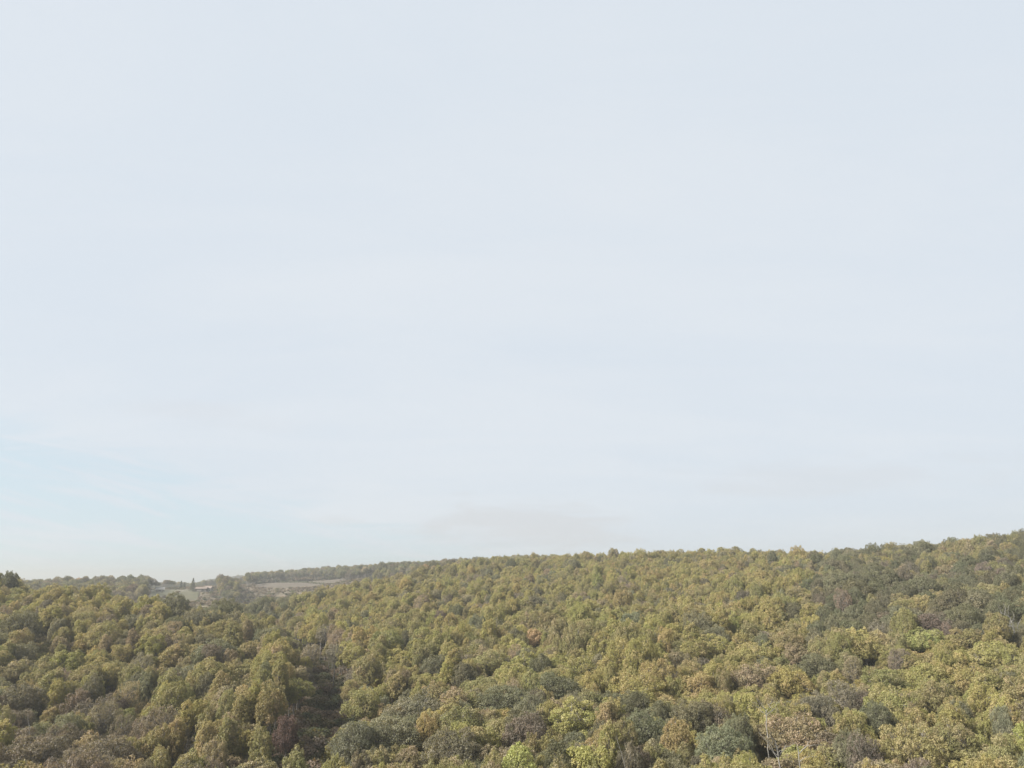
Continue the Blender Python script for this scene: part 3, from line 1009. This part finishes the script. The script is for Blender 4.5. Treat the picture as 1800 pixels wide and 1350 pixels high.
# ------------------------------------------------------------------ the rest of the wood: one object
def scatter(name, P, rot, scl, inst, attrs, pick):
    """points object whose geometry nodes set one of INST (lists of objects) on each point"""
    me = bpy.data.meshes.new(name)
    me.vertices.add(len(P))
    me.vertices.foreach_set("co", np.asarray(P, np.float32).ravel())
    for nm, arr in attrs.items():
        a = me.attributes.new(nm, 'FLOAT_COLOR', 'POINT')
        col = np.ones((len(P), 4), np.float32)
        col[:, :3] = arr
        a.data.foreach_set("color", col.ravel())
    for nm, arr in (("rot", np.column_stack([np.zeros(len(P)), np.zeros(len(P)), rot])), ("scl", scl)):
        a = me.attributes.new(nm, 'FLOAT_VECTOR', 'POINT')
        a.data.foreach_set("vector", np.asarray(arr, np.float32).ravel())
    a = me.attributes.new("pick", 'INT', 'POINT')
    a.data.foreach_set("value", np.asarray(pick, np.int32))
    o = link(bpy.data.objects.new(name, me))
    ng = bpy.data.node_groups.new(name, 'GeometryNodeTree')
    ng.interface.new_socket("Geometry", in_out='INPUT', socket_type='NodeSocketGeometry')
    ng.interface.new_socket("Geometry", in_out='OUTPUT', socket_type='NodeSocketGeometry')
    N, L = ng.nodes, ng.links
    gi, go_ = N.new('NodeGroupInput'), N.new('NodeGroupOutput')
    j = N.new('GeometryNodeGeometryToInstance')
    infos = []
    for grp in inst:
        sub = N.new('GeometryNodeJoinGeometry')
        for ob in grp:
            oi = N.new('GeometryNodeObjectInfo')
            oi.transform_space = 'ORIGINAL'
            oi.inputs["Object"].default_value = ob
            oi.inputs["As Instance"].default_value = True
            L.new(oi.outputs["Geometry"], sub.inputs[0])
        g2 = N.new('GeometryNodeGeometryToInstance')
        L.new(sub.outputs[0], g2.inputs[0])
        infos.append(g2)
    N.remove(j)
    jn = N.new('GeometryNodeJoinGeometry')
    for g2 in reversed(infos):
        L.new(g2.outputs[0], jn.inputs[0])
    iop = N.new('GeometryNodeInstanceOnPoints')
    L.new(gi.outputs[0], iop.inputs["Points"])
    L.new(jn.outputs[0], iop.inputs["Instance"])
    iop.inputs["Pick Instance"].default_value = True

    def named(nm, ty):
        q = N.new('GeometryNodeInputNamedAttribute')
        q.data_type = ty
        q.inputs[0].default_value = nm
        return [s for s in q.outputs if s.enabled][0]
    L.new(named("pick", 'INT'), iop.inputs["Instance Index"])
    e2r = N.new('FunctionNodeEulerToRotation')
    L.new(named("rot", 'FLOAT_VECTOR'), e2r.inputs[0])
    L.new(e2r.outputs[0], iop.inputs["Rotation"])
    L.new(named("scl", 'FLOAT_VECTOR'), iop.inputs["Scale"])
    L.new(iop.outputs[0], go_.inputs[0])
    md = o.modifiers.new(name, 'NODES')
    md.node_group = ng
    return o


# woods far out on the last hill and its foot, beyond the farm
far_pts = []
rf = np.random.default_rng(21)
for _ in range(7000):
    y = rf.uniform(1500, 3000)
    px = rf.uniform(-100, 520)
    far_pts.append(((px - 900) / F / KX * y, y))
far_pts = np.array(far_pts)
nf = len(far_pts)
fs = rf.uniform(0.8, 1.5, nf)
ft = [("olive", "dark green", "brown", "grey-green")[k] for k in rf.integers(0, 4, nf)]
rest = np.array([i for i in range(n) if i not in single_set])
# keep what shows, plus what stands near enough to show from a step aside or to shade its neighbours
keep = rest
ids = sorted(PROTO)
remap = {v: k for k, v in enumerate(ids)}
pk = [remap.get(int(v), int(v) % len(ids)) for v in VI[keep]]
fo = scatter("distant_forest", np.concatenate([np.column_stack([X, Y, G - 0.2])[keep], np.column_stack([far_pts, ground(far_pts[:, 0], far_pts[:, 1]) - 2])]),
             np.concatenate([ROT[keep], rf.uniform(0, 6.28, nf)]), np.concatenate([np.column_stack([SS, SS, SZ])[keep], np.column_stack([fs, fs, np.minimum(fs, 1.2) * 0.8])]),
             [PROTO[v] for v in ids], {"tint": np.concatenate([T1[keep], [TONES[t][0] for t in ft]]), "tint2": np.concatenate([T2[keep], [TONES[t][1] for t in ft]])},
             pk + [int(v) for v in rf.integers(0, len(ids), nf)])
tag(fo, "wooded hills of mixed autumn trees running back to the ridges", "forest", kind="stuff")

# undergrowth on the forest floor and scrub on the open slope by the farm
sv, sf, svar = make_shrub(900)
ug_src_me = mesh_from("undergrowth", sv, sf, M_LEAF, {"var": svar})
SHRUB_TONES = [((0.13, 0.10, 0.075), (0.17, 0.12, 0.09)), ((0.10, 0.095, 0.05), (0.15, 0.12, 0.07)), ((0.16, 0.13, 0.105), (0.19, 0.15, 0.12)), ((0.085, 0.095, 0.05), (0.12, 0.11, 0.06))]


def place(px, py, y):
    """spot on the ground on the sight line's bearing at forward distance y"""
    x = at(px, py, y)[0]
    return np.array([x, y, float(ground(x, y)[0])])


HAZE = True
bush_spots = [(312, 1043, 880, 1.5, 0), (401, 1046, 800, 1.4, 1), (450, 1038, 1020, 1.7, 0)]
BUSH = []
for px, py, y, s, k in bush_spots:
    p = place(px, py, y)
    b = link(bpy.data.objects.new("shrub", ug_src_me))
    b.location = p
    b.scale = (s * 1.5, s * 1.5, s)
    b["tint"] = list(SHRUB_TONES[k][0])
    b["tint2"] = list(SHRUB_TONES[k][1])
    BUSH.append(b)
tag(BUSH[0], "round dark shrub standing alone on the far green meadow", "shrub")
tag(BUSH[1], "olive shrub on the scrubby slope below the long farm roofs", "shrub")
tag(BUSH[2], "dark shrub at the near corner of the far tan field", "shrub")

pts, rot, scl, ta, tb = [], [], [], [], []
ru = np.random.default_rng(77)
# forest floor seen down through the gaps
for _ in range(9000):
    y = 90 * (430 / 90) ** ru.random()
    x = ru.uniform(-1, 1) * (half * y + 5)
    pts.append((x, y))
    scl.append(ru.uniform(0.6, 1.6))
    k = ru.choice(4, p=[0.35, 0.3, 0.1, 0.25])
    ta.append(SHRUB_TONES[k][0])
    tb.append(SHRUB_TONES[k][1])
nfloor = len(pts)
for _ in range(5200):
    y = 600 * (1260 / 600) ** ru.random()
    px = ru.uniform(225, 660)
    if zone_bare(px, y):
        continue
    pts.append(((px - 900) / F / KX * y, y))
    scl.append(ru.uniform(0.5, 1.5))
    k = ru.choice(4, p=[0.3, 0.15, 0.45, 0.1])
    ta.append(SHRUB_TONES[k][0])
    tb.append(SHRUB_TONES[k][1])
for _ in range(1500):                      # brush along the foot of the far ridge wood
    y = ru.uniform(1238, 1480)
    px = ru.uniform(415, 760)
    pts.append(((px - 900) / F / KX * y, y))
    scl.append(ru.uniform(1.6, 3.4))
    k = ru.choice(4, p=[0.3, 0.3, 0.1, 0.3])
    ta.append(SHRUB_TONES[k][0])
    tb.append(SHRUB_TONES[k][1])
pts = np.array(pts)
scl = np.array(scl)
pz = ground(pts[:, 0], pts[:, 1]) - 0.15
jit = np.exp(ru.normal(0, 0.12, (len(pts), 1)))
ug = scatter("undergrowth", np.column_stack([pts, pz]), ru.uniform(0, 6.28, len(pts)), np.column_stack([scl * 1.3, scl * 1.3, scl]),
             [[BUSH[0]]], {"tint": np.array(ta) * jit, "tint2": np.array(tb) * jit}, np.zeros(len(pts), int))
tag(ug, "brown and olive undergrowth and scrub between the trees", "undergrowth", kind="stuff")

if HAZE:
    me = bpy.data.meshes.new("haze")
    b0, b1 = -8600, 8600
    zlo, zhi = GROUND_MIN - 60, 135.0
    print("ground min", GROUND_MIN, "ground max", gz.max())
    vs = [(x, y, z) for x in (-15000, 15000) for y in (-15000, 15000) for z in (zlo, zhi)]
    me.from_pydata(vs, [], [(0, 1, 3, 2), (4, 6, 7, 5), (0, 4, 5, 1), (2, 3, 7, 6), (0, 2, 6, 4), (1, 5, 7, 3)])
    hm, g = new_mat("haze_air")
    pvn = g.n("ShaderNodeVolumePrincipled")
    pvn.inputs["Color"].default_value = (0.405, 0.425, 0.44, 1)
    pvn.inputs["Density"].default_value = HAZE_DENSITY
    pvn.inputs["Anisotropy"].default_value = 0.2
    ho = g.n("ShaderNodeOutputMaterial")
    g.l(pvn.outputs[0], ho.inputs["Volume"])
    me.materials.append(hm)
    hz = link(bpy.data.objects.new("haze", me))
    tag(hz, kind="stuff")

# ------------------------------------------------------------------ bare and dead trees
def make_bare(seed, h, style):
    r = np.random.default_rng(seed)
    parts = []
    if style == 0:                       # fan of thin white stems
        trunk = [limb(r, (0, 0, -4), (0.3, 0, h * 0.22), 0.22, 0.16, 5, 0.02)]
        for k, (sx, sz) in enumerate(((-2.6, .85), (-1.2, 1.0), (0.4, .95), (2.2, .8), (3.6, .62))):
            a = np.array([0.25 + sx * 0.12, r.normal(0, .1), h * 0.15])
            b = np.array([sx + r.normal(0, .3), r.normal(0, 1.0), h * sz])
            br = [limb(r, a, b, 0.13, 0.035, 8, 0.05)]
            for q in range(4):
                t = r.uniform(0.4, 0.9)
                m0 = br[0][0][int(t * 7)]
                br.append(limb(r, m0, m0 + np.array([r.normal(0, 1), r.normal(0, .8), r.uniform(0.5, 1.9)]), 0.045, 0.015, 5, 0.08))
            parts.append(br)
    elif style == 2:                     # upright stub with one arm bent level
        trunk = [limb(r, (0, 0, -6), (-0.5, 0, h * 0.8), 0.26, 0.15, 7, 0.02), limb(r, (-0.5, 0, h * 0.8), (-0.7, 0.2, h), 0.12, 0.03, 5, 0.05)]
        for b0, b1 in (((0.9, 0, h * .9), (3.1, -.3, h * .93)), ((0.9, 0, h * .9), (1.7, .6, h * 1.02)), ((0.4, 0, h * .62), (2.6, .5, h * .6))):
            br = [limb(r, (-0.45, 0, h * .7 if b0[2] > h * .7 else h * .5), b0, 0.14, 0.1, 5, 0.05), limb(r, b0, b1, 0.10, 0.03, 6, 0.06)]
            for q in range(3):
                m0 = br[1][0][2 + q]
                br.append(limb(r, m0, m0 + np.array([r.normal(.2, .5), r.normal(0, .5), r.uniform(-.2, 1.0)]), 0.035, 0.012, 4, 0.08))
            parts.append(br)
    elif style == 3:                     # thin pole leaning over
        trunk = [limb(r, (1.2, 0, -5), (-1.7, 0, h), 0.17, 0.04, 9, 0.012)]
        for q in range(4):
            m0 = trunk[0][0][4 + q]
            parts.append([limb(r, m0, m0 + np.array([r.normal(-.6, .7), r.normal(0, .6), r.uniform(.5, 1.6)]), 0.05, 0.015, 5, 0.07)])
    else:                                # forked crown of bare branches
        trunk = [limb(r, (0, 0, -6), (r.normal(0, .2), 0, h * 0.62), 0.24, 0.16, 8, 0.015)]
        top = trunk[0][0][-1]
        for q in range(6):
            a = q * 2 * np.pi / 6 + r.uniform(-.4, .4)
            b = top + np.array([math.cos(a) * r.uniform(1.4, 3.2), math.sin(a) * r.uniform(1, 2.2), r.uniform(0.15, .42) * h])
            br = [limb(r, top - np.array([0, 0, r.uniform(0, 1.6)]), b, 0.11, 0.035, 7, 0.06)]
            for w in range(4):
                m0 = br[0][0][2 + w]
                br.append(limb(r, m0, m0 + np.array([r.normal(0, .9), r.normal(0, .7), r.uniform(0, 1.4)]), 0.04, 0.014, 5, 0.09))
            parts.append(br)
    return trunk, parts


BARE_LABELS = ["leafless tree, fan of thin white stems against the dark green hill flank",
               "dead forked tree with pale trunk and spreading bare branches under a broad tan crown",
               "whitened dead tree with one bare arm bent level, at the lower edge",
               "thin pale pole tree leaning over a dark gap beside lime-yellow crowns",
               "small dead tree with pale twigs just below the oval lime-yellow tree",
               "pale dead tree leaning out of the brown trees in the dim corner"]
for (px, py, y, hh, k), p, lab in zip(BARE_SPOTS, BARE_AT, BARE_LABELS):
    gzv = float(ground(p[0], p[1])[0])
    base = p[2]
    t = empty("bare_tree", (p[0], p[1], gzv))
    tag(t, lab, "tree", "leafless trees among the crowns")
    tr, brs = make_bare(40 + k, hh, {0: 0, 1: 1, 2: 2, 3: 3, 4: 1, 5: 3}[k])
    if k:
        slim = lambda q: (np.asarray(q[0]), np.asarray(q[1]) * 0.45)
        tr = [slim(q) for q in tr]
        brs = [[slim(q) for q in br] for br in brs]
    # the stem stands on the ground and its fork reaches the height it has in the photograph
    lift = base - gzv - hh * 0.35
    lift = max(0.0, lift)
    P0 = tr[0][0]
    P0[:, 2] += lift
    P0[0, 2] = -0.8
    for q in tr[1:]:
        q[0][:, 2] += lift
    v, f = tube_mesh(tr)
    link(bpy.data.objects.new("trunk", mesh_from("trunk", v, f, M_PALE, smooth=True)), t)
    for br in brs:
        for q in br:
            q[0][:, 2] += lift
        v, f = tube_mesh(br)
        link(bpy.data.objects.new("branch", mesh_from("branch", v, f, M_PALE, smooth=True)), t)

# ------------------------------------------------------------------ the farm beyond the valley
M_FIELD = ground_material("field_stubble", [(0.078, 0.065, 0.052), (0.092, 0.076, 0.06), (0.066, 0.058, 0.044)], 0.03, 0.4)
M_MEADOW = ground_material("meadow_grass", [(0.065, 0.066, 0.042), (0.085, 0.08, 0.052), (0.068, 0.062, 0.042)], 0.04, 0.5)
M_TRACK = ground_material("track_gravel", [(0.2, 0.19, 0.17), (0.24, 0.22, 0.2), (0.18, 0.165, 0.15)], 0.2, 1.5)
M_SCRUB = ground_material("scrub_ground", [(0.12, 0.10, 0.08), (0.105, 0.098, 0.062), (0.145, 0.118, 0.095)], 0.03, 0.4)
drape("field", [(456, 1055), (590, 1050), (600, 1235), (448, 1225)], M_FIELD, 0.3)
drape("meadow", [(268, 842), (350, 842), (352, 985), (262, 985)], M_MEADOW, 0.3)
drape("scrub_slope", [(268, 640), (420, 640), (420, 838), (268, 838)], M_SCRUB, 0.25)
drape("track", [(312, 918), (338, 918), (340, 930), (310, 930)], M_TRACK, 0.6, 12, 3)

M_ROOF = plain_material("pale_roof_metal", (0.26, 0.245, 0.225), (0.21, 0.20, 0.18), 0.5, 0.6)
M_TILE = plain_material("rusty_roof_metal", (0.13, 0.098, 0.08), (0.11, 0.085, 0.07), 0.6, 0.8)
M_WALL = plain_material("weathered_boards", (0.2, 0.18, 0.155), (0.16, 0.14, 0.125), 0.85, 0.7)
M_WHITE = plain_material("white_boards", (0.3, 0.29, 0.27), (0.25, 0.24, 0.22), 0.7, 0.7)
M_DARK = plain_material("dark_opening", (0.05, 0.045, 0.04), (0.07, 0.06, 0.05), 0.6, 1)


def box_faces(b):
    return [(b, b + 3, b + 2, b + 1), (b + 4, b + 5, b + 6, b + 7), (b, b + 1, b + 5, b + 4), (b + 1, b + 2, b + 6, b + 5), (b + 2, b + 3, b + 7, b + 6), (b + 3, b, b + 4, b + 7)]


def box(x0, x1, y0, y1, z0, z1):
    return [(x0, y0, z0), (x1, y0, z0), (x1, y1, z0), (x0, y1, z0), (x0, y0, z1), (x1, y0, z1), (x1, y1, z1), (x0, y1, z1)]


def farm_building(name, label, cat, p, L, D, H, rise, rz, wall, roof, doors, windows):
    t = empty(name, p, rz)
    tag(t, label, cat)
    V = box(-L / 2, L / 2, -D / 2, D / 2, -1.5, H)
    Fc = box_faces(0)
    V += [(-L / 2, 0, H + rise), (L / 2, 0, H + rise)]
    Fc += [(4, 7, 8), (5, 9, 6)]
    link(bpy.data.objects.new("wall", mesh_from("wall", V, Fc, wall)), t)
    o, e, th = 0.5, 0.45, 0.14
    k = rise / (D / 2)
    zl = H - e * k
    V, Fc = [], []
    for sgn in (-1, 1):
        b = len(V)
        yb = sgn * (D / 2 + e)
        V += [(-L / 2 - o, yb, zl + .02), (L / 2 + o, yb, zl + .02), (L / 2 + o, 0, H + rise + .02), (-L / 2 - o, 0, H + rise + .02),
              (-L / 2 - o, yb, zl + th), (L / 2 + o, yb, zl + th), (L / 2 + o, 0, H + rise + th), (-L / 2 - o, 0, H + rise + th)]
        Fc += box_faces(b)
    link(bpy.data.objects.new("roof", mesh_from("roof", V, Fc, roof)), t)
    for x0, x1, z1 in doors:
        link(bpy.data.objects.new("door", mesh_from("door", box(x0, x1, -D / 2 - .06, -D / 2 - .003, 0, z1), box_faces(0), M_DARK)), t)
    for x0, x1, z0, z1 in windows:
        link(bpy.data.objects.new("window", mesh_from("window", box(x0, x1, -D / 2 - .05, -D / 2 - .003, z0, z1), box_faces(0), M_DARK)), t)
    return t


farm_building("barn", "barn with a pale sunlit roof beside the round trees on the far meadow", "barn", place(281, 1040, 930), 9.5, 7.0, 3.0, 2.6, R(24), M_WALL, M_ROOF, [(-1.5, 1.5, 2.6)], [(2.6, 3.6, 1.2, 2.1)])
farm_building("long_shed", "long low shed with a rust-brown roof, next to the pointed conifer", "shed", place(352, 1035, 915), 17, 7.0, 3.2, 2.0, R(3), M_WALL, M_TILE, [(-5, -2.4, 2.6), (3, 5.6, 2.6)], [])
farm_building("farmhouse", "small white farmhouse past the end of the long rust-roofed shed", "house", place(367, 1035, 920), 8.5, 6.5, 4.2, 2.4, R(-6), M_WHITE, M_TILE, [(-.5, .5, 2.1)], [(-3.2, -2.2, 1, 2.3), (2.2, 3.2, 1, 2.3)])

# trees about the farm
cv = make_conifer(5)
CON_C, CON_T = mesh_from("crown", cv[0], cv[1], M_LEAF, {"var": cv[2]}), mesh_from("trunk", cv[3], cv[4], M_BARK, smooth=True)
for px, y, s, sz, lab, tn in [
    (338, 905, 1.15, 1.02, "tall pointed conifer standing alone above the far farm sheds", ((0.085, 0.09, 0.06), (0.11, 0.105, 0.07))),
    (317.5, 1000, .8, .72, "small dark conifer beyond the white track, the taller of a close pair", ((0.06, 0.075, 0.055), (0.08, 0.09, 0.06))),
    (323.5, 1000, .7, .6, "small dark conifer beyond the white track, the shorter of a close pair", ((0.06, 0.075, 0.055), (0.08, 0.09, 0.06)))]:
    p = place(px, 1036, y)
    t = empty("conifer_tree", p, px, (s, s, sz))
    c = link(bpy.data.objects.new("crown", CON_C), t)
    link(bpy.data.objects.new("trunk", CON_T), t)
    c["tint"], c["tint2"] = list(tn[0]), list(tn[1])
    tag(t, lab, "conifer", "conifers at the farm")
for px, y, s, sz, form, tone, lab in [
    (266, 930, 1.25, .86, "loose", "brown", "open-crowned brown tree rising highest beside the pale-roofed barn"),
    (273, 960, 1.1, .62, "rounded", "dark green", "low dark round tree directly behind the pale-roofed barn"),
    (291, 1000, 1.1, .72, "rounded", "mauve-brown", "mauve-brown round tree at the far end of the meadow, nearer the barn"),
    (301, 1000, 1.05, .66, "rounded", "grey-green", "grey-green round tree at the far end of the meadow, nearer the conifers")]:
    vi = FORM_IDS[form][0]
    p = place(px, 1036, y)
    t = empty("meadow_tree", p, px, (s, s, sz))
    c = link(bpy.data.objects.new("crown", VARIANTS[vi][1]), t)
    link(bpy.data.objects.new("trunk", VARIANTS[vi][2]), t)
    c["tint"], c["tint2"] = list(TONES[tone][0]), list(TONES[tone][1])
    tag(t, lab, "tree", "trees round the farm meadow")

# the hedge that divides the tan field
rh = np.random.default_rng(8)
P, N = [], []
A, B = place(492, 1020, 1228), place(585, 1030, 1085)
for t in np.linspace(0, 1, 90):
    c = A * (1 - t) + B * t + np.array([rh.normal(0, .6), rh.normal(0, .6), 0])
    c[2] = float(ground(c[0], c[1])[0]) + rh.uniform(0.8, 1.7)
    d = sphere_dirs(rh, 26, -0.6)
    P.append(c + d * rh.uniform(0.9, 1.7))
    N.append(d)
P, N = np.concatenate(P), np.concatenate(N)
V, Fq = leaf_cloud(rh, P, N, 0.95, 0.1)
hd = link(bpy.data.objects.new("hedge", mesh_from("hedge", V, Fq, M_LEAF, {"var": np.repeat(rh.random((len(P), 3)), 4, 0)})))
hd["tint"], hd["tint2"] = [0.075, 0.085, 0.05], [0.11, 0.10, 0.06]
tag(hd, "dark hedge line dividing the far tan field", "hedge")

# ------------------------------------------------------------------ labels: what sets each tree apart
VX, VY = np.zeros(n), np.zeros(n)
yy, xx = np.mgrid[0:H2, 0:W2]
okp = buf.ravel() >= 0
cnt = np.maximum(1, np.bincount(buf.ravel()[okp], minlength=n))
VX = np.bincount(buf.ravel()[okp], weights=xx.ravel()[okp], minlength=n) / cnt / Q
VY = np.bincount(buf.ravel()[okp], weights=yy.ravel()[okp], minlength=n) / cnt / Q


def zone(x, y):
    if x > 1430:
        return "on the dark hill flank" if y < 1112 else ("under the dark hill flank" if y < 1215 else "in the bright lower corner")
    if x > 1150:
        return "around the oval lime-yellow tree" if y > 1195 else "uphill of the oval lime-yellow tree"
    if x > 850:
        return "around the ragged lime-yellow tree" if y > 1195 else "around the orange-tan tree"
    if x > 605:
        return "by the grey-green stand" if y > 1222 else ("near the slender golden tree" if y > 1120 else "below the far field")
    if x > 480:
        return "along the gully"
    if x > 220:
        return "on the bank above the gully" if y > 1190 else "higher up the gully bank"
    return "in the dim brown corner" if y > 1190 else "under the wooded knoll"


sing = [i for i, _ in TREES]
PXW = {i: F * RV[i] * SS[i] / cd_[i] * 2 for i in sing}
med = np.median(list(PXW.values()))


def neighbour(i, dirx, diry):
    best, bi = 1e9, None
    for j in np.nonzero(VIS > 12)[0]:
        if j == i:
            continue
        ex, ey = VX[j] - VX[i], (VY[j] - VY[i]) * 1.3
        dd = math.hypot(ex, ey)
        if dd > 4 and (ex * dirx + ey * diry) / dd > 0.75 and dd < best:
            best, bi = dd, int(j)
    return bi


SIZE = {}
for i in sing:
    wd = RV[i] * SS[i]
    SIZE[i] = "broad" if wd > 5.9 else ("slender" if wd < 3.6 else "rounded")
feat = {}
for i in sing:
    a, b = neighbour(i, -1, 0), neighbour(i, 1, 0)
    up_, dn = neighbour(i, 0, -1), neighbour(i, 0, 1)
    tn = lambda j: TONE[j] if j is not None else None
    sides = tuple(sorted(q for q in (tn(a), tn(b)) if q))
    feat[i] = dict(tone=TONE[i], zone=zone(VX[i], VY[i]), sides=sides, up=tn(up_), dn=tn(dn), size=SIZE[i])


def phrase(f, keys):
    s = (f["size"] + " " if "size" in keys else "") + f["tone"] + " tree"
    if "zone" in keys:
        s += " " + f["zone"]
    bits = []
    if "sides" in keys and f["sides"]:
        sd = f["sides"]
        bits.append("between " + (f"two {sd[0]} ones" if len(sd) == 2 and sd[0] == sd[1] else " and ".join(sd) + " ones") if len(sd) == 2 else f"beside a {sd[0]} one")
    if "up" in keys and f["up"]:
        bits.append("before " + f["up"])
    if "dn" in keys and f["dn"]:
        bits.append("behind " + f["dn"])
    if bits:
        s += ", " + " ".join(bits)
    return s


ladders = [("size", "zone"), ("size", "zone", "sides"), ("size", "zone", "up"), ("size", "zone", "dn"), ("size", "zone", "up", "dn"), ("size", "zone", "sides", "up"), ("size", "zone", "sides", "dn"), ("size", "zone", "sides", "up", "dn")]
LAB = {}
for keys in ladders:
    seen = {}
    for i in sing:
        seen.setdefault(tuple(feat[i][k] for k in keys), []).append(i)
    for grp in seen.values():
        if len(grp) == 1 and grp[0] not in LAB:
            s = phrase(feat[grp[0]], keys)
            if len(s.split()) <= 16:
                LAB[grp[0]] = s
left = {}
for i in sing:
    if i not in LAB:
        left.setdefault((feat[i]["size"], feat[i]["tone"], feat[i]["zone"]), []).append(i)
ORD = ["first", "second", "third", "fourth", "fifth", "sixth", "seventh", "eighth", "ninth", "tenth", "eleventh", "twelfth", "thirteenth", "fourteenth", "fifteenth", "sixteenth"]
n_ord = 0
for key in left:
    # counted among every tree of that look in that zone, from the lower edge of the wood upwards
    allg = sorted([i for i in sing if (feat[i]["size"], feat[i]["tone"], feat[i]["zone"]) == key], key=lambda i: -VY[i])
    for i in left[key]:
        k = allg.index(i)
        LAB[i] = f"{key[0]} {key[1]} tree {key[2]}, {ORD[k]} such crown counted uphill"
        n_ord += 1
print("labels", len(LAB), "distinct", len(set(LAB.values())), "ordinal", n_ord)
for i, t in TREES:
    t["label"] = T[i].get("own") or LAB[i]
